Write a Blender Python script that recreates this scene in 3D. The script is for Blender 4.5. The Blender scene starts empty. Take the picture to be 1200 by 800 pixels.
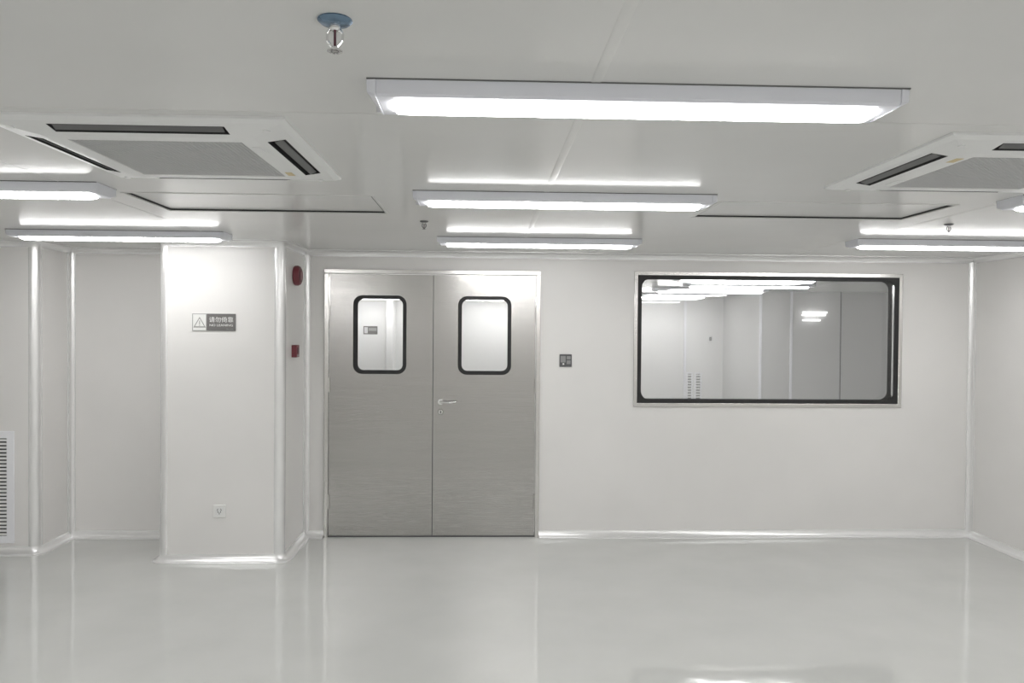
import bpy, bmesh, math, random
from mathutils import Vector, Matrix
random.seed(4)
C = bpy.context.scene.collection
sc = bpy.context.scene

# ------------------------------------------------------------------ camera, world, exposure
H = 2.4            # ceiling height
CAM_H = 1.744
YAW, PITCH, ROLL, FPX = 2.04287, -0.81071, 0.45837, 900.0
def make_camera():
    y, p, r = (math.radians(a) for a in (YAW, PITCH, ROLL))
    fw = Vector((math.sin(y)*math.cos(p), math.cos(y)*math.cos(p), math.sin(p)))
    r0 = Vector((math.cos(y), -math.sin(y), 0)); u0 = r0.cross(fw)
    rt = math.cos(r)*r0 + math.sin(r)*u0; up = -math.sin(r)*r0 + math.cos(r)*u0
    cd = bpy.data.cameras.new('camera'); cam = bpy.data.objects.new('camera', cd); C.objects.link(cam)
    m = Matrix((rt, up, -fw)).transposed().to_4x4(); m.translation = (0, 0, CAM_H)
    cam.matrix_world = m
    cd.sensor_fit = 'HORIZONTAL'; cd.sensor_width = 36.0; cd.lens = 36.0*FPX/1200.0
    cd.clip_start = 0.02; cd.clip_end = 100
    sc.camera = cam
make_camera()
w = bpy.data.worlds.new('world'); sc.world = w; w.use_nodes = True
w.node_tree.nodes['Background'].inputs[0].default_value = (0.05, 0.05, 0.052, 1)
w.node_tree.nodes['Background'].inputs[1].default_value = 0.2
sc.view_settings.view_transform = 'Standard'
sc.view_settings.look = 'None'
sc.view_settings.gamma = 1.0
sc.view_settings.use_curve_mapping = False
sc.view_settings.exposure = 0.47
sc.cycles.diffuse_bounces = 8
LAMP = 14.6          # emission of the lamp diffusers in this room
LAMP_NEXT = 18.0     # emission of the lamps in the rooms beyond

# ------------------------------------------------------------------ materials
MATS = {}
def mat(name, col, rough=0.5, metal=0.0, spec=0.5, coat=0.0, emit=None, est=0.0, extra=None):
    m = bpy.data.materials.new(name); m.use_nodes = True
    nt = m.node_tree; b = nt.nodes['Principled BSDF']
    b.inputs['Base Color'].default_value = (*col, 1)
    b.inputs['Roughness'].default_value = rough
    b.inputs['Metallic'].default_value = metal
    b.inputs['Specular IOR Level'].default_value = spec
    b.inputs['Coat Weight'].default_value = coat
    if emit:
        b.inputs['Emission Color'].default_value = (*emit, 1); b.inputs['Emission Strength'].default_value = est
    if extra: extra(nt, b)
    MATS[name] = m
    return m
def noise_bump(scale, strength, dist=0.002, stretch=(1, 1, 1), detail=3, colour=None, rough=None):
    def f(nt, b):
        tc = nt.nodes.new('ShaderNodeTexCoord'); mp = nt.nodes.new('ShaderNodeMapping')
        mp.inputs['Scale'].default_value = stretch
        nt.links.new(tc.outputs['Object'], mp.inputs['Vector'])
        n = nt.nodes.new('ShaderNodeTexNoise'); n.inputs['Scale'].default_value = scale; n.inputs['Detail'].default_value = detail
        nt.links.new(mp.outputs[0], n.inputs['Vector'])
        bp = nt.nodes.new('ShaderNodeBump'); bp.inputs['Strength'].default_value = strength; bp.inputs['Distance'].default_value = dist
        nt.links.new(n.outputs['Fac'], bp.inputs['Height']); nt.links.new(bp.outputs[0], b.inputs['Normal'])
        if colour:
            r = nt.nodes.new('ShaderNodeValToRGB')
            r.color_ramp.elements[0].position = 0.3; r.color_ramp.elements[1].position = 0.7
            r.color_ramp.elements[0].color = (*colour[0], 1); r.color_ramp.elements[1].color = (*colour[1], 1)
            nt.links.new(n.outputs['Fac'], r.inputs[0]); nt.links.new(r.outputs[0], b.inputs['Base Color'])
        if rough:
            mr = nt.nodes.new('ShaderNodeMapRange'); mr.inputs['To Min'].default_value = rough[0]; mr.inputs['To Max'].default_value = rough[1]
            nt.links.new(n.outputs['Fac'], mr.inputs[0]); nt.links.new(mr.outputs[0], b.inputs['Roughness'])
    return f
mat('wall', (0.79, 0.78, 0.77), 0.30, spec=0.5, extra=noise_bump(1.6, 0.12, 0.02, colour=((0.775, 0.765, 0.752), (0.81, 0.798, 0.785))))
mat('ceiling', (0.71, 0.71, 0.70), 0.16, spec=0.10, extra=noise_bump(1.3, 0.10, 0.02, colour=((0.695, 0.694, 0.683), (0.73, 0.728, 0.717))))
mat('floor', (0.58, 0.59, 0.57), 0.05, spec=0.6, extra=noise_bump(2.2, 0.10, 0.02, colour=((0.55, 0.556, 0.54), (0.585, 0.591, 0.575))))
mat('trim', (0.86, 0.86, 0.86), 0.24, metal=0.55, coat=0.3)
mat('alu', (0.80, 0.80, 0.80), 0.25, metal=0.9)
def brushed(nt, b):
    tc = nt.nodes.new('ShaderNodeTexCoord')
    def nz(sc_, st, det=4):
        mp = nt.nodes.new('ShaderNodeMapping'); mp.inputs['Scale'].default_value = st
        nt.links.new(tc.outputs['Object'], mp.inputs['Vector'])
        n = nt.nodes.new('ShaderNodeTexNoise'); n.inputs['Scale'].default_value = sc_; n.inputs['Detail'].default_value = det
        nt.links.new(mp.outputs[0], n.inputs['Vector']); return n
    fine = nz(30, (0.12, 1, 6)); coarse = nz(2.2, (0.35, 1, 9), 5)
    ad = nt.nodes.new('ShaderNodeMath'); ad.operation = 'ADD'
    nt.links.new(fine.outputs['Fac'], ad.inputs[0]); nt.links.new(coarse.outputs['Fac'], ad.inputs[1])
    bp = nt.nodes.new('ShaderNodeBump'); bp.inputs['Strength'].default_value = 0.10; bp.inputs['Distance'].default_value = 0.002
    nt.links.new(ad.outputs[0], bp.inputs['Height']); nt.links.new(bp.outputs[0], b.inputs['Normal'])
    sx = nt.nodes.new('ShaderNodeSeparateXYZ'); nt.links.new(tc.outputs['Object'], sx.inputs[0])
    wz = nt.nodes.new('ShaderNodeMapRange'); wz.inputs['From Min'].default_value = 0.62; wz.inputs['From Max'].default_value = 0.40
    wz.inputs['To Min'].default_value = 0.10; wz.inputs['To Max'].default_value = 0.55
    nt.links.new(sx.outputs['Z'], wz.inputs[0]); nt.links.new(wz.outputs[0], bp.inputs['Strength'])
    mr = nt.nodes.new('ShaderNodeMapRange'); mr.inputs['To Min'].default_value = 0.17; mr.inputs['To Max'].default_value = 0.27
    nt.links.new(coarse.outputs['Fac'], mr.inputs[0]); nt.links.new(mr.outputs[0], b.inputs['Roughness'])
mat('steel', (0.48, 0.47, 0.455), 0.33, metal=1.0, extra=brushed)
mat('steel_frame', (0.68, 0.67, 0.65), 0.22, metal=1.0)
mat('chrome', (0.82, 0.82, 0.82), 0.12, metal=1.0)
mat('gasket', (0.012, 0.012, 0.013), 0.45)
mat('dark', (0.03, 0.03, 0.032), 0.6)
mat('dark_grey', (0.10, 0.10, 0.105), 0.5)
mat('louver', (0.13, 0.13, 0.13), 0.45)
mat('frame_white', (0.86, 0.865, 0.90), 0.35)
mat('flap', (0.30, 0.30, 0.30), 0.45)
mat('plastic', (0.78, 0.785, 0.78), 0.35)
mat('mesh_grey', (0.62, 0.62, 0.625), 0.5)
mat('lamp_housing', (0.74, 0.75, 0.80), 0.35)
mat('diffuser', (0.95, 0.95, 0.95), 0.4, emit=(1.0, 0.995, 0.985), est=LAMP)
mat('diffuser_next', (0.95, 0.95, 0.95), 0.4, emit=(1.0, 0.995, 0.985), est=LAMP_NEXT)
mat('red', (0.17, 0.030, 0.042), 0.35)
mat('red_dark', (0.09, 0.012, 0.018), 0.4)
mat('sign_grey', (0.155, 0.15, 0.145), 0.4)
mat('sign_white', (0.80, 0.80, 0.785), 0.4)
mat('sign_print', (0.33, 0.33, 0.32), 0.5)
mat('blue_chrome', (0.16, 0.24, 0.33), 0.25, metal=0.7)
mat('bulb', (0.10, 0.035, 0.05), 0.15)
mat('yellow', (0.62, 0.50, 0.25), 0.4)
mat('reflection_glow', (0.9, 0.9, 0.9), 0.4, emit=(1, 1, 1), est=1.6)  # glow that imitates a lamp reflection on the partition
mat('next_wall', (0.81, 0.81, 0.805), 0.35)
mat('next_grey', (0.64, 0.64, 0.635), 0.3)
def glass():
    m = bpy.data.materials.new('glass'); m.use_nodes = True; nt = m.node_tree
    for n in list(nt.nodes): nt.nodes.remove(n)
    o = nt.nodes.new('ShaderNodeOutputMaterial'); mx = nt.nodes.new('ShaderNodeMixShader')
    t = nt.nodes.new('ShaderNodeBsdfTransparent'); t.inputs[0].default_value = (0.955, 0.955, 0.955, 1)
    g = nt.nodes.new('ShaderNodeBsdfGlossy'); g.inputs['Roughness'].default_value = 0.0
    fr = nt.nodes.new('ShaderNodeFresnel'); fr.inputs['IOR'].default_value = 1.5
    nt.links.new(fr.outputs[0], mx.inputs[0]); nt.links.new(t.outputs[0], mx.inputs[1]); nt.links.new(g.outputs[0], mx.inputs[2])
    nt.links.new(mx.outputs[0], o.inputs[0]); MATS['glass'] = m
glass()

# ------------------------------------------------------------------ helpers
class MB:
    def __init__(s): s.bm = bmesh.new()
    def box(s, x0, x1, y0, y1, z0, z1):
        v = [s.bm.verts.new((x, y, z)) for x in (x0, x1) for y in (y0, y1) for z in (z0, z1)]
        for f in ((0,1,3,2),(4,6,7,5),(0,4,5,1),(2,3,7,6),(0,2,6,4),(1,5,7,3)): s.bm.faces.new([v[i] for i in f])
        return s
    def prism(s, prof, o, U, V, W):
        o, U, V, W = map(Vector, (o, U, V, W))
        a = [s.bm.verts.new(o+U*p[0]+V*p[1]) for p in prof]; b = [s.bm.verts.new(o+U*p[0]+V*p[1]+W) for p in prof]
        n = len(prof); s.bm.faces.new(a); s.bm.faces.new(b[::-1])
        for i in range(n): s.bm.faces.new((a[i], b[i], b[(i+1) % n], a[(i+1) % n]))
        return s
    def tube(s, p0, p1, r0, r1=None, n=14):
        r1 = r0 if r1 is None else r1
        p0, p1 = Vector(p0), Vector(p1); d = (p1-p0).normalized()
        u = d.orthogonal().normalized(); v = d.cross(u)
        A = [s.bm.verts.new(p0+(u*math.cos(t)+v*math.sin(t))*r0) for t in (2*math.pi*k/n for k in range(n))]
        B = [s.bm.verts.new(p1+(u*math.cos(t)+v*math.sin(t))*r1) for t in (2*math.pi*k/n for k in range(n))]
        s.bm.faces.new(A); s.bm.faces.new(B[::-1])
        for i in range(n): s.bm.faces.new((A[i], B[i], B[(i+1) % n], A[(i+1) % n]))
        return s
    def lathe(s, prof, o, axis=(0, 0, 1), n=28):      # prof: (radius, height along axis)
        o, d = Vector(o), Vector(axis).normalized(); u = d.orthogonal().normalized(); v = d.cross(u)
        rings = []
        for r, h in prof:
            if r < 1e-6: rings.append([s.bm.verts.new(o+d*h)])
            else: rings.append([s.bm.verts.new(o+d*h+(u*math.cos(2*math.pi*k/n)+v*math.sin(2*math.pi*k/n))*r) for k in range(n)])
        for a, b in zip(rings, rings[1:]):
            for k in range(n):
                q = [a[k % len(a)], a[(k+1) % len(a)], b[(k+1) % len(b)], b[k % len(b)]]
                q = list(dict.fromkeys(q))
                if len(q) > 2: s.bm.faces.new(q)
        return s
    def plate(s, outer, holes, fn, thick):            # flat plate with holes; fn maps (a, b) to 3D, thick is a vector
        es, vs = [], []
        for loop in [outer]+holes:
            L = [s.bm.verts.new(fn(*p)) for p in loop]; vs += L
            es += [s.bm.edges.new((L[i], L[(i+1) % len(L)])) for i in range(len(L))]
        g = bmesh.ops.triangle_fill(s.bm, use_beauty=True, use_dissolve=False, edges=es)
        fs = [x for x in g['geom'] if isinstance(x, bmesh.types.BMFace)]
        ex = bmesh.ops.extrude_face_region(s.bm, geom=fs, use_keep_orig=True)
        bmesh.ops.translate(s.bm, vec=Vector(thick), verts=[x for x in ex['geom'] if isinstance(x, bmesh.types.BMVert)])
        return s
    def mesh(s, name, m, angle=40):
        bmesh.ops.remove_doubles(s.bm, verts=s.bm.verts, dist=1e-6)
        bmesh.ops.recalc_face_normals(s.bm, faces=s.bm.faces)
        me = bpy.data.meshes.new(name); s.bm.to_mesh(me); s.bm.free()
        me.materials.append(MATS[m])
        for p in me.polygons: p.use_smooth = True
        me.set_sharp_from_angle(angle=math.radians(angle))
        return me
    def build(s, name, m, parent=None, bevel=0, loc=None, angle=40):
        o = bpy.data.objects.new(name, s.mesh(name, m, angle)); C.objects.link(o)
        if parent: o.parent = parent
        if loc: o.location = loc
        if bevel:
            b = o.modifiers.new('bevel', 'BEVEL'); b.width = bevel; b.segments = 2; b.limit_method = 'ANGLE'; b.angle_limit = math.radians(50)
        return o
def link_mesh(name, me, parent, loc=(0, 0, 0), rot=None):
    o = bpy.data.objects.new(name, me); C.objects.link(o); o.parent = parent; o.location = loc
    if rot: o.rotation_euler = rot
    return o
def tag(o, label, cat, group=None):
    o['label'] = label; o['category'] = cat
    if group: o['group'] = group
    return o
def empty(name, loc=(0, 0, 0)):
    o = bpy.data.objects.new(name, None); C.objects.link(o); o.location = loc; o.empty_display_size = 0.1
    return o
def thing(name, label, cat, loc=(0, 0, 0), group=None): return tag(empty(name, loc), label, cat, group)
def struct(o, label=None, cat=None):
    o['kind'] = 'structure'
    if label: o['label'] = label
    if cat: o['category'] = cat
    return o
def copy_tree(o, parent=None):
    c = o.copy(); C.objects.link(c); c.parent = parent
    for ch in [k for k in o.children]: copy_tree(ch, c)
    return c
def rrect(x0, x1, z0, z1, r, n=8):
    pts = []
    for cx, cz, a in ((x1-r, z1-r, 0), (x0+r, z1-r, 90), (x0+r, z0+r, 180), (x1-r, z0+r, 270)):
        pts += [(cx+r*math.cos(math.radians(a+90*k/n)), cz+r*math.sin(math.radians(a+90*k/n))) for k in range(n+1)]
    return pts
def rect(x0, x1, z0, z1): return [(x1, z1), (x0, z1), (x0, z0), (x1, z0)]
def text_mesh(body, size, width, name):
    cu = bpy.data.curves.new('lettering', 'FONT'); cu.body = body; cu.size = size; cu.extrude = 0.0004
    cu.align_x = 'CENTER'; cu.align_y = 'CENTER'; cu.resolution_u = 3
    o = bpy.data.objects.new('lettering', cu); C.objects.link(o)
    bpy.context.view_layer.update()
    me = bpy.data.meshes.new_from_object(o.evaluated_get(bpy.context.evaluated_depsgraph_get()))
    bpy.data.objects.remove(o)
    xs = [v.co.x for v in me.vertices]
    k = width/max(1e-6, max(xs)-min(xs))
    for v in me.vertices: v.co.x *= k
    me.name = name
    return me
def round_path(pts, radius):      # radius: {index: r}
    out = []
    for i, p in enumerate(pts):
        p = Vector(p)
        if i in radius:
            r = radius[i]; a = (Vector(pts[i-1])-p).normalized(); b = (Vector(pts[i+1])-p).normalized()
            c = p+a*r+b*r
            for k in range(7):
                t = math.pi/2*k/6
                out.append(c - b*r*math.cos(t) - a*r*math.sin(t))
        else: out.append(p)
    return out
def sweep(mb, path, prof, closed=False):    # room lies to the right of the path; prof: (distance from wall, height)
    n = len(path); rings = []
    for i, p in enumerate(path):
        d0 = (p-path[i-1]).normalized() if (i > 0 or closed) else None
        d1 = (path[(i+1) % n]-p).normalized() if (i < n-1 or closed) else None
        d0 = d0 or d1; d1 = d1 or d0
        n0, n1 = Vector((d0.y, -d0.x)), Vector((d1.y, -d1.x))
        m = (n0+n1); m = m/max(1e-6, m.length); k = 1/max(0.3, m.dot(n0))
        rings.append([mb.bm.verts.new((p.x+m.x*k*q[0], p.y+m.y*k*q[0], q[1])) for q in prof])
    m_ = len(prof)
    for a, b in zip(rings, rings[1:]+([rings[0]] if closed else [])):
        for j in range(m_): mb.bm.faces.new((a[j], a[(j+1) % m_], b[(j+1) % m_], b[j]))
    if not closed: mb.bm.faces.new(rings[0]); mb.bm.faces.new(rings[-1][::-1])
    return mb
def cove_prof(r, z0, up=True, lip=0.004):
    pts = [(0, z0), (r, z0)]
    s = 1 if up else -1
    pts.append((r, z0+s*lip))
    for k in range(1, 8):
        t = math.pi/2*k/8
        pts.append((r-(r-lip)*math.sin(t), z0+s*(r-(r-lip)*math.cos(t))))
    pts += [(lip, z0+s*r), (0, z0+s*r)]
    return pts

# ------------------------------------------------------------------ room shell
YB = 6.47                                 # back wall
XL, XR, YF = -5.0, 4.2, -3.2              # left wall, right wall, wall behind the viewer
XA, YA = -3.42, 6.0                       # recess beside the pillar: left side and front of the left block
PX0, PX1, PY = -2.42, -1.5, 5.79          # pillar
DX0, DX1, DZ = -1.336, 0.468, 2.245       # door frame outer
WX0, WX1, WZ0, WZ1 = 1.262, 3.578, 1.108, 2.254   # window frame outer
NXT_H = 2.3                               # ceiling of the rooms beyond

struct(MB().box(XL-.1, XR+.1, YF-.1, YB, -0.1, 0).build('floor', 'floor'), 'glossy pale grey epoxy floor reflecting walls and door', 'floor')

# ceiling: backing slab, panels and seam strips
ceil = struct(MB().box(XL-.1, XR+.1, YF-.1, YB+.1, H+0.04, H+0.1).build('ceiling', 'dark_grey'), 'pale grey metal panel ceiling with faint seams', 'ceiling')
HATCH = [(-1.76, -0.56, 3.81, 4.365), (1.185, 2.39, 3.83, 4.345)]
xs = [XL, -1.924, 0.288, 2.574, XR]; ys = [YF, 0.12, 2.36, YB]
g = 0.0012
for i in range(4):
    for j in range(3):
        x0, x1, y0, y1 = xs[i]+g, xs[i+1]-g, ys[j]+g, ys[j+1]-g
        holes = [rect(a, b, c, d) for a, b, c, d in HATCH if x0 < a and b < x1 and y0 < c and d < y1]
        MB().plate(rect(x0, x1, y0, y1), holes, lambda a, b: (a, b, H), (0, 0, 0.038)).build('ceiling_panel', 'ceiling', ceil)
for x, w_ in ((-1.924, 0.006), (0.288, 0.03), (2.574, 0.008)):
    MB().prism([(-w_/2, 0), (-w_*.35, -.0012), (w_*.35, -.0012), (w_/2, 0)], (x, YF, H), (1, 0, 0), (0, 0, 1), (0, YB-YF, 0)).build('seam_strip', 'ceiling', ceil)

# back wall with the door and window openings, going down to the floor at the door
outer = [(4.3, H+.04), (-3.6, H+.04), (-3.6, 0), (DX0+.03, 0), (DX0+.03, DZ-.03), (DX1-.03, DZ-.03), (DX1-.03, 0), (4.3, 0)]
struct(MB().plate(outer, [rect(WX0+.03, WX1-.03, WZ0+.03, WZ1-.03)], lambda a, b: (a, YB, b), (0, 0.12, 0)).build('wall_back', 'wall'),
       'pale panelled back wall holding steel double door and window', 'wall')
struct(MB().box(XR, XR+.1, YF, YB, 0, H+.04).build('wall_right', 'wall'), 'plain pale metal panel wall along the right side', 'wall')
struct(MB().box(XL-.1, XL, YF, YA, 0, H+.04).build('wall_left', 'wall'), 'plain pale metal panel wall along the left side', 'wall')
struct(MB().box(XL-.1, XR+.1, YF-.1, YF, 0, H+.04).build('wall_front', 'wall'), 'plain pale panel wall opposite the steel door', 'wall')
R = 0.055
ch = R*0.75
struct(MB().prism([(XL-.1, YA), (XA-ch, YA), (XA, YA+ch), (XA, YB+.1), (XL-.1, YB+.1)], (0, 0, 0), (1, 0, 0), (0, 1, 0), (0, 0, H+.02)).build('wall_recess', 'wall'),
       'pale wall block with slatted grille left of the recess', 'wall')
struct(MB().prism([(PX0+ch, PY), (PX1-ch, PY), (PX1, PY+ch), (PX1, YB+.02), (PX0, YB+.02), (PX0, PY+ch)], (0, 0, 0), (1, 0, 0), (0, 1, 0), (0, 0, H+.02)).build('wall_pillar', 'wall'),
       'square white boxed pillar standing left of the double door', 'pillar')

# rounded aluminium coves at floor and ceiling, round strips on corners
pl = [(XL, YF), (XL, YA), (XA, YA), (XA, YB), (PX0, YB), (PX0, PY), (PX1, PY), (PX1, YB), (DX0, YB)]
rl = {2: R, 5: R, 6: R}
struct(sweep(MB(), round_path(pl, rl), cove_prof(0.058, 0)).build('baseboard_left', 'trim'), 'bright rounded cove skirting around pillar and left recess', 'skirting')
pr_ = [Vector(p) for p in ((DX1, YB), (XR, YB), (XR, YF), (XL+.06, YF))]
struct(sweep(MB(), pr_, cove_prof(0.058, 0)).build('baseboard_right', 'trim'), 'bright rounded cove skirting under window and along right wall', 'skirting')
pc = pl[:-1]+[(XR, YB), (XR, YF)]
struct(sweep(MB(), round_path(pc, rl), cove_prof(0.05, H, up=False), closed=True).build('trim_1', 'trim'), 'rounded cove moulding where walls meet the ceiling', 'moulding')
tn = 2
def ext_corner(cx, cy, sx, lab):              # quarter-round strip, corner at (cx, cy), wall faces run to -sx and +y
    global tn
    r = R+.004; c = (cx-sx*R, cy+R); prof = []
    a0, a1 = (-90, 0) if sx > 0 else (-90, -180)
    for k in range(11):
        t = math.radians(a0+(a1-a0)*k/10); prof.append((c[0]+r*math.cos(t), c[1]+r*math.sin(t)))
    prof += [(cx, cy+R+.012), (cx-sx*.02, cy+R+.012), (c[0]-sx*.012, cy+.02), (c[0]-sx*.012, cy)]
    struct(MB().prism(prof, (0, 0, 0.055), (1, 0, 0), (0, 1, 0), (0, 0, H-.055-.05)).build('trim_%d' % tn, 'trim'), lab, 'corner trim'); tn += 1
ext_corner(XA, YA, 1, 'bright round corner strip beside the slatted wall grille')
ext_corner(PX0, PY, -1, 'round corner strip on the left front edge of pillar')
ext_corner(PX1, PY, 1, 'round corner strip on the right front edge of pillar')
def int_corner(cx, cy, sx, lab):
    global tn
    prof = [(0, 0)]+[(p[0]*sx, -p[1]) for p in cove_prof(0.042, 0)[1:]]
    struct(MB().prism(prof, (cx, cy, 0.04), (1, 0, 0), (0, 1, 0), (0, 0, H-.08)).build('trim_%d' % tn, 'trim'), lab, 'corner trim'); tn += 1
int_corner(XA, YB, 1, 'concave corner strip in the left corner of the recess')
int_corner(PX1, YB, 1, 'concave corner strip between pillar and door wall')
int_corner(XR, YB, -1, 'concave corner strip between window wall and right wall')

# ------------------------------------------------------------------ double door
door = struct(empty('door_1', ((DX0+DX1)/2, YB, 0)), 'brushed stainless steel double door with two round-cornered windows', 'door')
ox = (DX0+DX1)/2
def L(p): return p-ox
FW = 0.034
for a, b, nm in ((DX0, DX0+FW, 'frame_jamb'), (DX1-FW, DX1, 'frame_jamb')):
    MB().box(L(a), L(b), -0.022, 0.14, 0, DZ-FW).build(nm, 'steel_frame', door, bevel=.003)
MB().box(L(DX0), L(DX1), -0.022, 0.14, DZ-FW, DZ).build('frame_head', 'steel_frame', door, bevel=.003)
MID = -0.432
LY0, LY1 = 0.004, 0.054
LEAF = [(DX0+FW+.006, MID-.003, (-1.100, -0.656, 1.372, 2.030)), (MID+.003, DX1-FW-.006, (-0.224, 0.224, 1.370, 2.030))]
ZB, ZT = 0.012, DZ-FW-.006
for i, (x0, x1, (a, b, c, d)) in enumerate(LEAF):
    leaf = MB().plate(rect(L(x0), L(x1), ZB, ZT), [rrect(L(a)+.012, L(b)-.012, c+.012, d-.012, .055)], lambda p, q: (p, LY0, q), (0, LY1-LY0, 0)).build('leaf', 'steel', door)
    for yy in (LY0-.006, LY1):
        MB().plate(rrect(L(a), L(b), c, d, .075), [rrect(L(a)+.03, L(b)-.03, c+.03, d-.03, .05)], lambda p, q: (p, yy, q), (0, .006, 0)).build('gasket', 'gasket', leaf)
    MB().plate(rrect(L(a)+.014, L(b)-.014, c+.014, d-.014, .055), [], lambda p, q: (p, .026, q), (0, .005, 0)).build('pane', 'glass', leaf)
    hx = x0-.003 if i == 0 else x1+.003
    for hz in (0.30, 1.28, 1.88):
        MB().tube((L(hx), -.004, hz-.06), (L(hx), -.004, hz+.06), .009).build('hinge', 'steel_frame', leaf)
    if i == 1:
        m = MB(); m.lathe([(0, -.012), (.024, -.012), (.026, -.008), (.026, 0), (0, 0)], (L(-.366), LY0, 1.14), (0, 1, 0))
        m.tube((L(-.366), LY0-.01, 1.14), (L(-.366), LY0-.055, 1.14), .010)
        m.tube((L(-.372), LY0-.05, 1.142), (L(-.30), LY0-.052, 1.138), .010, .009); m.tube((L(-.30), LY0-.052, 1.138), (L(-.236), LY0-.048, 1.143), .009, .008)
        m.build('handle', 'chrome', leaf)
        m = MB(); m.lathe([(0, -.010), (.020, -.010), (.024, -.005), (.024, 0), (0, 0)], (L(-.366), LY0, 1.056), (0, 1, 0)); lk = m.build('lock', 'steel_frame', leaf)
        MB().box(L(-.369), L(-.363), LY0-.012, LY0-.009, 1.044, 1.066).build('keyhole', 'dark', leaf)
MB().box(L(MID)+.004, L(MID)+.030, .001, LY0, ZB, ZT).build('meeting_strip', 'steel', door)
MB().box(L(MID)-.003, L(MID)+.003, LY0+.002, LY1, ZB, ZT).build('leaf_seal', 'dark_grey', door)
MB().box(L(DX0+FW), L(DX1-FW), .0, .12, 0, .01).build('threshold', 'dark_grey', door)

# ------------------------------------------------------------------ window in the back wall
win = struct(empty('window_1', ((WX0+WX1)/2, YB, WZ0)), 'wide double-glazed window with black border and steel frame', 'window')
wx = (WX0+WX1)/2
hw, hh = (WX1-WX0)/2, WZ1-WZ0
fr = 0.032
MB().plate(rect(-hw, hw, 0, hh), [rect(-hw+fr, hw-fr, fr, hh-fr)], lambda a, b: (a, -.012, b), (0, .135, 0)).build('frame', 'steel_frame', win, bevel=.003)
for yy in (-.004, .104):
    MB().plate(rect(-hw+fr, hw-fr, fr, hh-fr), [rrect(-hw+fr+.034, hw-fr-.034, fr+.028, hh-fr-.028, .075)], lambda a, b: (a, yy, b), (0, .004, 0)).build('black_border', 'gasket', win)
MB().plate(rect(-hw+fr, hw-fr, fr, hh-fr), [rect(-hw+fr+.020, hw-fr-.020, fr+.012, hh-fr-.012)], lambda a, b: (a, .035, b), (0, .03, 0)).build('spacer', 'alu', win)
for yy in (.001, .098):
    MB().box(-hw+fr, hw-fr, yy, yy+.005, fr, hh-fr).build('pane', 'glass', win)

# ------------------------------------------------------------------ ceiling lamps
LN = 1.44
def make_lamp(diff):
    t = empty('batten_lamp')
    hp = [(-.095, 0), (.095, 0), (.092, -.038), (.084, -.045), (-.084, -.045), (-.092, -.038)]
    MB().prism(hp, (-LN/2+.02, 0, 0), (0, 1, 0), (0, 0, 1), (LN-.04, 0, 0)).build('housing', 'lamp_housing', t, bevel=.002)
    for s in (-1, 1):
        m = MB(); A, B = [], []
        for (y, z) in hp:
            A.append(m.bm.verts.new((s*(LN/2-.02), y*1.02, z*1.04))); k = .9 if z < 0 else 1
            B.append(m.bm.verts.new((s*(LN/2+(.004 if z > -.04 else -.012)), y*(.98 if z > -.04 else .8), z*.95)))
        m.bm.faces.new(A); m.bm.faces.new(B)
        for i in range(6): m.bm.faces.new((A[i], B[i], B[(i+1) % 6], A[(i+1) % 6]))
        m.build('end_cap', 'lamp_housing', t, bevel=.002)
    MB().box(-LN/2-.003, LN/2+.003, -.0985, .0985, -.003, 0).build('contact_shade', 'louver', t)  # dark strip imitating the contact shade where housing meets ceiling
    # rounded diffuser, slightly tapered at both ends
    m = MB(); rings = []
    for x, k in ((-.657, .80), (-.652, .90), (-.63, .97), (-.58, 1), (.58, 1), (.63, .97), (.652, .90), (.657, .80)):
        rings.append([m.bm.verts.new((x, (.059)*math.cos(math.pi*q/12), -.043-.020*k*math.sin(math.pi*q/12))) for q in range(13)])
    for a, b in zip(rings, rings[1:]):
        for q in range(12): m.bm.faces.new((a[q], a[q+1], b[q+1], b[q]))
        m.bm.faces.new((a[12], a[0], b[0], b[12]))
    m.bm.faces.new(rings[0]); m.bm.faces.new(rings[-1])
    m.build('diffuser', diff, t)
    return t
lamp0 = make_lamp('diffuser'); used = [False]
def lamp(x, y, label, z=H, rz=0, group='batten lamps on the ceiling of the clean room'):
    o = lamp0 if not used[0] else copy_tree(lamp0); used[0] = True
    o.location = (x, y, z); o.rotation_euler = (0, 0, rz)
    return tag(o, label, 'ceiling lamp', group)
R1, R2, R3 = 2.12, 3.725, 5.50
lamp(.41, R1, 'largest and nearest lit white batten lamp on the ceiling')
lamp(.38, R2, 'middle lit batten lamp of the three lined up before the door')
lamp(.385, R3, 'lit batten lamp closest to the top of the steel door')
lamp(-2.50, R3-.12, 'lit batten lamp close in front of the white pillar top')
lamp(-2.48, R2-.09, 'lit batten lamp on the far left beside the ceiling cassette')
lamp(3.30, R3-.17, 'lit batten lamp on the right above the window corner')
lamp(3.24, R2-.11, 'batten lamp showing only its grey end at the right edge')
for x in (-2.5, 3.3): lamp(x, R1, 'unseen lit batten lamp out to the %s of the nearest large lamp' % ('left' if x < 0 else 'right'), group='unseen batten lamps added to the sides of the nearest row')  # unseen lamps added beside the nearest row to help light the room
for y in (0.45, -1.2, -2.6):  # unseen rows added so the room is lit evenly
    for x in (-2.5, .4, 3.3):
        lamp(x, y, 'unseen lit batten lamp %s in the %s row behind the viewer' % ({-2.5: 'on the left', .4: 'in the middle', 3.3: 'on the right'}[x], {.45: 'first', -1.2: 'second', -2.6: 'last'}[y]), group='unseen batten lamps added behind the viewer')

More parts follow.
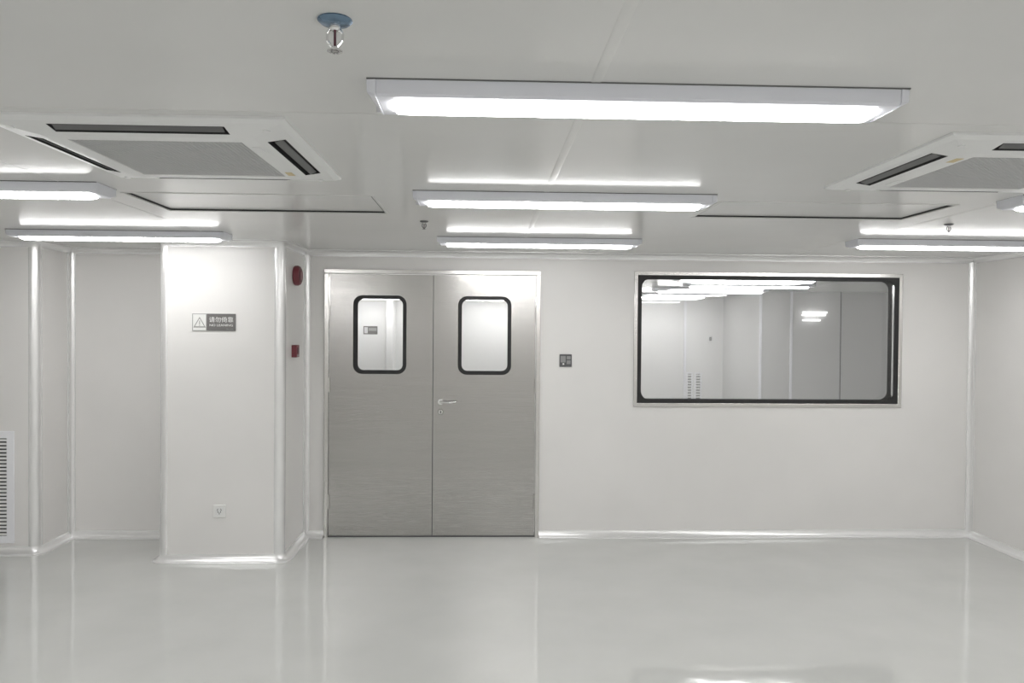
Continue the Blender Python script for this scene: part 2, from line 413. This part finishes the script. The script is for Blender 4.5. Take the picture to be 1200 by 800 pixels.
# ------------------------------------------------------------------ cassette air conditioners
def make_cassette():
    t = empty('air_conditioner')
    r0, r1, r2, r3 = .285, .340, .452, .475
    z1, z2 = -.036, -.018
    def zr(r): return z1+(z2-z1)*(r-r1)/(r2-r1)
    m = MB()
    def quad(*p): m.bm.faces.new([m.bm.verts.new(q) for q in p])
    s0, s1, sl = .368, .428, .275
    for k in range(4):
        a = k*math.pi/2; ca, sa = round(math.cos(a)), round(math.sin(a))
        def P(tt, r, z): return (tt*ca - r*sa, tt*sa + r*ca, z)
        quad(P(-r0, r0, z1), P(r0, r0, z1), P(r1, r1, z1), P(-r1, r1, z1))
        # sloping skirt with the air slot left open
        quad(P(-r1, r1, z1), P(r1, r1, z1), P(s0, s0, zr(s0)), P(-s0, s0, zr(s0)))
        quad(P(-s0, s0, zr(s0)), P(-sl, s0, zr(s0)), P(-sl, s1, zr(s1)), P(-s1, s1, zr(s1)))
        quad(P(sl, s0, zr(s0)), P(s0, s0, zr(s0)), P(s1, s1, zr(s1)), P(sl, s1, zr(s1)))
        quad(P(-s1, s1, zr(s1)), P(s1, s1, zr(s1)), P(r2, r2, z2), P(-r2, r2, z2))
        quad(P(-r2, r2, z2), P(r2, r2, z2), P(r3, r3, -.008), P(-r3, r3, -.008))
        quad(P(-r3, r3, -.008), P(r3, r3, -.008), P(r3, r3, 0), P(-r3, r3, 0))
        quad(P(-r0, r0, z1), P(r0, r0, z1), P(r0, r0, -.020), P(-r0, r0, -.020))
    m.build('face_panel', 'plastic', t, angle=4)
    for k in range(4):
        a = k*math.pi/2
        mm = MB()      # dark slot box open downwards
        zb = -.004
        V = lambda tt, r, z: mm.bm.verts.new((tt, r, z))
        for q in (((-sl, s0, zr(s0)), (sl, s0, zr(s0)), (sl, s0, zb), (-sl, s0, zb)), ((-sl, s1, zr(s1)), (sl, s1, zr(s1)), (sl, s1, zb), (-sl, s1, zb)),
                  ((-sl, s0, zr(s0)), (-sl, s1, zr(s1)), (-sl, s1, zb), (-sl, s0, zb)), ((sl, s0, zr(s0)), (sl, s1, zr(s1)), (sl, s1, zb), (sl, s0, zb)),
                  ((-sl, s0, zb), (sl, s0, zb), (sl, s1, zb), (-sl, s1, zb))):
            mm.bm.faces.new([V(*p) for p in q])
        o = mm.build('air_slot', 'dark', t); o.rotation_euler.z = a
        mm = MB(); mm.prism([(s0+.022, zr(s0)+.001), (s0+.046, zr(s0)+.012), (s0+.044, zr(s0)+.015), (s0+.020, zr(s0)+.004)], (-sl+.01, 0, 0), (0, 1, 0), (0, 0, 1), (2*sl-.02, 0, 0))
        f = mm.build('louver_flap', 'louver', o)
    MB().box(-r0, r0, -r0, r0, -.022, -.020).build('filter_back', 'dark_grey', t)
    # honeycomb-like intake mesh
    mm = MB(); n = 40; st = 2*r0/n; bw = .0042
    for i in range(n+1):
        p = -r0+i*st
        mm.box(p-bw/2, p+bw/2, -r0, r0, -.033, -.029)
        mm.box(-r0, r0, p-bw/2, p+bw/2, -.0335, -.0295)
    gr = mm.build('intake_mesh', 'mesh_grey', t); gr['kind'] = 'stuff'
    for sx in (-1, 1):
        for sy in (-1, 1):
            MB().tube((sx*.40, sy*.40, -.029), (sx*.40, sy*.40, -.022), .012, n=12).build('corner_cap', 'plastic', t)
    MB().box(.300, .330, -.22, -.13, -.0385, -.0355).build('display', 'plastic', t, bevel=.001)
    MB().box(.303, .330, .20, .262, -.0372, -.0355).build('sticker', 'yellow', t)
    return t
ac = make_cassette(); ac.location = (-1.10, 2.885, H)
tag(ac, 'white four-way cassette air conditioner on the left with yellowish sticker', 'air conditioner', 'ceiling cassette air conditioners')
ac2 = copy_tree(ac); ac2.location = (1.99, 2.925, H); ac2.rotation_euler.z = math.pi
ac2['label'] = 'white cassette air conditioner cut by the right edge of view'

# ------------------------------------------------------------------ ceiling hatches
for (a, b, c, d), lab in zip(HATCH, ('flush rectangular access hatch in ceiling above the pillar', 'flush rectangular access hatch in ceiling above the window')):
    t = thing('access_hatch', lab, 'hatch', ((a+b)/2, (c+d)/2, H), 'ceiling access hatches')
    hx, hy = (b-a)/2, (d-c)/2
    MB().plate(rect(-hx+.001, hx-.001, -hy+.001, hy-.001), [rect(-hx+.008, hx-.008, -hy+.008, hy-.008)], lambda p, q: (p, q, 0.001), (0, 0, .02)).build('gasket', 'gasket', t)
    MB().box(-hx+.01, hx-.01, -hy+.01, hy-.01, .0085, .02).build('lid', 'ceiling', t)
    MB().plate(rect(-hx-.012, hx+.012, -hy-.012, hy+.012), [rect(-hx, hx, -hy, hy)], lambda p, q: (p, q, -.0025), (0, 0, .0025)).build('rim', 'ceiling', t)

# ------------------------------------------------------------------ sprinklers
def sprinkler(x, y, label, big=True):
    t = thing('fire_sprinkler', label, 'sprinkler', (x, y, H), 'ceiling fire sprinklers')
    if not big: t.scale = (.72, .72, .72)
    MB().lathe([(0, 0), (.036, 0), (.037, -.003), (.030, -.009), (.016, -.012), (0, -.012)], (0, 0, 0)).build('escutcheon', 'blue_chrome' if big else 'dark_grey', t)
    MB().lathe([(0, -.008), (.0115, -.008), (.0115, -.020), (.008, -.024), (0, -.024)], (0, 0, 0), n=16).build('body', 'chrome', t)
    m = MB()
    for s in (-1, 1):
        pts = [(s*.010, -.020), (s*.0165, -.030), (s*.016, -.045), (s*.006, -.058), (0, -.060)]
        for p, q in zip(pts, pts[1:]): m.tube((p[0], 0, p[1]), (q[0], 0, q[1]), .0028, n=8)
    m.build('yoke_arm', 'chrome' if big else 'dark_grey', t)
    MB().tube((0, 0, -.022), (0, 0, -.056), .0028, n=10).build('bulb', 'bulb', t)
    m = MB(); m.tube((0, 0, -.058), (0, 0, -.066), .006, n=10)
    m.tube((0, 0, -.066), (0, 0, -.0675), .008, n=16)
    for k in range(10):
        an = 2*math.pi*k/10; m.prism([(.006, -.002), (.0165, -.0035), (.0165, .0035), (.006, .002)], (0, 0, -.0675), (math.cos(an), math.sin(an), 0), (-math.sin(an), math.cos(an), 0), (0, 0, .0015))
    m.build('deflector', 'chrome' if big else 'dark_grey', t)
sprinkler(-.322, 1.65, 'fire sprinkler with a blue ceiling plate, nearest and largest')
sprinkler(-.37, 4.66, 'tiny fire sprinkler left of the middle batten lamp', False)
sprinkler(2.765, 4.50, 'tiny fire sprinkler at right above the lit lamp', False)

# ------------------------------------------------------------------ wall fittings
# warning sign on the pillar
t = thing('warning_sign', 'grey and white warning sign with triangle on the pillar', 'sign', (-2.011, PY, 1.788))
MB().box(-.162, .162, -.004, 0, -.066, .066).build('plate', 'sign_white', t)
m = MB()
m.plate(rect(-.160, -.055, -.064, .064), [rect(-.155, -.055-.0001-.004, -.059, .059)], lambda a, b: (a, -.0052, b), (0, .0012, 0)); m.build('symbol_border', 'sign_print', t)
MB().box(-.054, .160, -.0055, -.004, -.064, .064).build('text_field', 'sign_grey', t)
def tri(k): return [(-.106+.046*k*x, -.005+.046*k*z) for x, z in ((0, .98), (-1, -.75), (1, -.75))]
MB().plate(tri(1), [tri(.74)], lambda a, b: (a, -.0052, b), (0, .0012, 0)).build('warning_triangle', 'sign_print', t)
m = MB(); m.box(-.109, -.103, -.0052, -.004, -.016, .012); m.box(-.109, -.103, -.0052, -.004, -.027, -.021); m.build('exclamation_mark', 'sign_print', t)
def letters(body, size, width, x, z, parent, mt='sign_white', y=-.006):
    me = text_mesh(body, size, width, 'lettering'); me.materials.clear(); me.materials.append(MATS[mt])
    return link_mesh('lettering', me, parent, (x, y, z), (math.pi/2, 0, 0))
letters('请勿倚靠', .044, .178, .053, .017, t)
letters('NO LEANING', .024, .170, .053, -.022, t)
letters('clean room', .012, .050, .115, -.049, t, 'sign_print')

# wall socket low on the pillar
t = thing('wall_socket', 'small white wall socket low on the pillar front', 'socket', (-1.967, PY, .381))
MB().box(-.048, .048, -.009, 0, -.048, .048).build('plate', 'sign_white', t, bevel=.004)
MB().box(-.030, .030, -.011, -.008, -.032, .030).build('insert', 'plastic', t, bevel=.002)
for (x, z, an) in ((-.013, .012, .5), (.013, .012, -.5), (0, -.016, 0), (-.010, -.004, 0), (.010, -.004, 0)):
    o = MB().box(-.0028, .0028, -.0125, -.0105, -.008, .008).build('slot', 'flap', t, loc=(x, 0, z)); o.rotation_euler.y = an

# red alarm sounder and call point on the pillar side
t = thing('alarm_sounder', 'round dark red alarm sounder high on the pillar side', 'alarm', (PX1, 6.11, 2.163))
MB().lathe([(0, 0), (.070, 0), (.078, .008), (.079, .030), (.070, .046), (.045, .053), (0, .055)], (0, 0, 0), (1, 0, 0)).build('casing', 'red', t)
MB().lathe([(.052, .050), (.056, .0535), (.040, .0565), (.036, .053)], (0, 0, 0), (1, 0, 0)).build('sound_ring', 'red_dark', t)
t = thing('call_point', 'small red square fire call point on the pillar side', 'call point', (PX1, 6.07, 1.57))
MB().box(0, .040, -.046, .046, -.048, .048).build('casing', 'red', t, bevel=.004)
MB().box(.040, .043, -.030, .030, -.020, .030).build('press_plate', 'red_dark', t, bevel=.001)
MB().box(.040, .042, -.030, .030, -.040, -.028).build('label_strip', 'sign_print', t)

# switch panel between door and window
t = thing('switch_panel', 'small dark grey switch panel right of the steel door', 'switch', (.685, YB, 1.495))
MB().box(-.052, .052, -.010, 0, -.053, .053).build('plate', 'dark_grey', t, bevel=.004)
for x0, x1, z0, z1, mt in ((-.044, .000, -.016, .038, 'flap'), (.008, .042, .010, .038, 'flap'), (.008, .042, -.030, .002, 'flap')):
    MB().box(x0, x1, -.014, -.009, z0, z1).build('key', mt, t, bevel=.002)
MB().box(-.026, -.012, -.0125, -.009, -.036, -.022).build('indicator', 'plastic', t)

# return air grille on the left block
def vent(name, label, x0, x1, y, z0, z1, n, fwid=.055, group=None, back='dark'):
    t = thing(name, label, 'vent grille', ((x0+x1)/2, y, z0), group)
    w2, hgt = (x1-x0)/2, z1-z0
    MB().plate(rect(-w2, w2, 0, hgt), [rect(-w2+fwid, w2-fwid, fwid, hgt-fwid)], lambda a, b: (a, -.012, b), (0, .012, 0)).build('frame', 'frame_white', t, bevel=.003)
    MB().box(-w2+fwid, w2-fwid, -.0016, -.0008, fwid, hgt-fwid).build('backing', back, t)
    me = None; p = (hgt-2*fwid)/n
    for k in range(n):
        z = fwid+(k+.5)*p
        if me is None: me = MB().prism([(-.011, -.30*p), (-.0035, .12*p), (-.003, .26*p), (-.0105, -.14*p)], (-w2+fwid, 0, 0), (0, 1, 0), (0, 0, 1), (2*(w2-fwid), 0, 0)).mesh('slat', 'plastic')
        link_mesh('slat', me, t, (0, 0, z))
vent('return_air_grille', 'white return air grille with dark slats at the left edge', -4.20, -3.59, YA, .086, .945, 27)

# ------------------------------------------------------------------ rooms seen through the glass
nx0, nx1, ny1, yw = -4.5, 7.0, 13.3, 11.85
YS = YB+.12
struct(MB().box(nx0, nx1, YB, ny1, -.1, -0.0005).build('floor_next_room', 'floor'), 'pale floor of the rooms behind the glass', 'floor')
struct(MB().box(nx0, nx1, YS, ny1, NXT_H, NXT_H+.1).build('ceiling_next_room', 'ceiling'), 'pale ceiling of the rooms behind the glass', 'ceiling')
def nwall(name, x0, x1, y0, y1, lab, mt='next_wall'):
    return struct(MB().box(x0, x1, y0, y1, 0, NXT_H).build(name, mt), lab, 'wall')
nwall('wall_next_left', nx0-.1, nx0, YS, ny1, 'side wall of the corridor behind the double door')
nwall('wall_corridor', nx0, 1.0, 13.2, 13.3, 'pale corridor wall seen through the door windows')
nwall('wall_divider', 1.0, 1.1, YS, ny1, 'dividing wall behind the back wall between door and window')
nwall('wall_next_back', 1.1, 3.2, yw, ny1, 'far pale wall seen at left through the window')
cx = 3.70
nwall('wall_next_block', 3.10, 3.72, 11.8, ny1, 'pale wall block with two narrow grilles seen through window')
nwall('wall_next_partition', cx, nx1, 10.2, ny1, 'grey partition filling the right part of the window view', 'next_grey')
nwall('wall_next_right', nx1, nx1+.1, YS, ny1, 'right wall of the room behind the window')
for x, y, lab in ((3.70, 10.19, 'pale upright strip on the grey partition corner'), (3.10, 11.79, 'pale upright strip on the wall block corner'),
                  (4.12, 10.195, 'thin upright seam strip on the grey partition')):
    struct(MB().box(x-.012, x+.020, y-.004, y+.012, 0, NXT_H-.002).build('trim_%d' % tn, 'frame_white'), lab, 'trim'); tn += 1
struct(MB().box(4.795, 4.803, 10.194, 10.203, 0, NXT_H-.002).build('trim_%d' % tn, 'dark_grey'), 'thin dark upright joint on the grey partition', 'trim'); tn += 1
lampn = make_lamp('diffuser_next'); usedn = [False]
def nlamp(x, y, label, group='lamps in the room behind the window'):
    o = lampn if not usedn[0] else copy_tree(lampn); usedn[0] = True
    o.location = (x, y, NXT_H); tag(o, label, 'ceiling lamp', group)
nlamp(2.60, 7.55, 'bright lamp line highest in the window view')
nlamp(2.95, 8.50, 'second bright lamp line from the top in the window view')
nlamp(2.85, 9.65, 'third bright lamp line from the top in the window view')
nlamp(2.55, 11.2, 'lowest and farthest bright lamp line in the window view')
nlamp(5.6, 8.2, 'added lamp of the next room hidden right of the window', 'hidden lamps added in the next room')  # unseen lamp added for light in the next room
nlamp(.25, 12.7, 'bright lamp seen at the top of the right door window', 'lamps in the corridor')
nlamp(-1.75, 12.7, 'bright lamp seen at the top of the left door window', 'lamps in the corridor')
for x, y, w_ in ((-.9, 8.2, 'nearest'), (-.9, 10.5, 'middle'), (-2.9, 9.3, 'leftmost')): nlamp(x, y, '%s added corridor lamp hidden behind the steel double door' % w_, 'hidden lamps added in the corridor')  # unseen lamps added to light the corridor
vent('narrow_grille', 'left one of two narrow low grilles behind window glass', 3.13, 3.23, 11.8, .40, 1.12, 16, .022, 'narrow grilles behind the window', 'flap')
vent('narrow_grille', 'right one of two narrow low grilles behind window glass', 3.26, 3.37, 11.8, .40, 1.12, 16, .022, 'narrow grilles behind the window', 'flap')
t = thing('light_switch', 'tiny grey switch on the wall block behind window glass', 'switch', (3.50, 11.8, 1.64))
MB().box(-.04, .04, -.01, 0, -.06, .06).build('plate', 'plastic', t, bevel=.003)
MB().box(-.02, .02, -.014, -.009, -.03, .03).build('rocker', 'flap', t, bevel=.002)
t = thing('reflection_streak', 'glowing tubes imitating lamp reflections on grey partition behind window glass', 'imitated reflection', (4.42, 10.2, 1.95))  # glowing tubes added in place of a lamp reflection, no real fixture
for x in (-.12, .06): MB().box(x-.01, x+.01, -.04, 0, -.05, .085).build('streak_bracket', 'next_wall', t, bevel=.003)
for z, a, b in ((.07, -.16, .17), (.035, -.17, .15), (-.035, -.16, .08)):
    MB().tube((a, -.045, z), (b, -.045, z), .012, n=12).build('tube', 'reflection_glow', t)
t = thing('wall_notice', 'small grey notice seen through the left door window', 'sign', (-1.95, 13.2, 1.731))
MB().box(-.12, .12, -.004, 0, -.07, .07).build('plate', 'sign_grey', t)
MB().box(-.105, -.045, -.006, -.004, -.052, .052).build('symbol_field', 'mesh_grey', t)
MB().box(-.03, .105, -.006, -.004, -.01, .04).build('text_band', 'sign_print', t)
struct(MB().prism([(0, 0), (.0, -.16), (.03, -.20), (.13, -.20), (.16, -.16), (.16, 0)], (-1.68, 13.2, 0), (1, 0, 0), (0, 1, 0), (0, 0, NXT_H)).build('wall_corridor_column', 'next_wall'), 'pale column seen in the left door window', 'column')
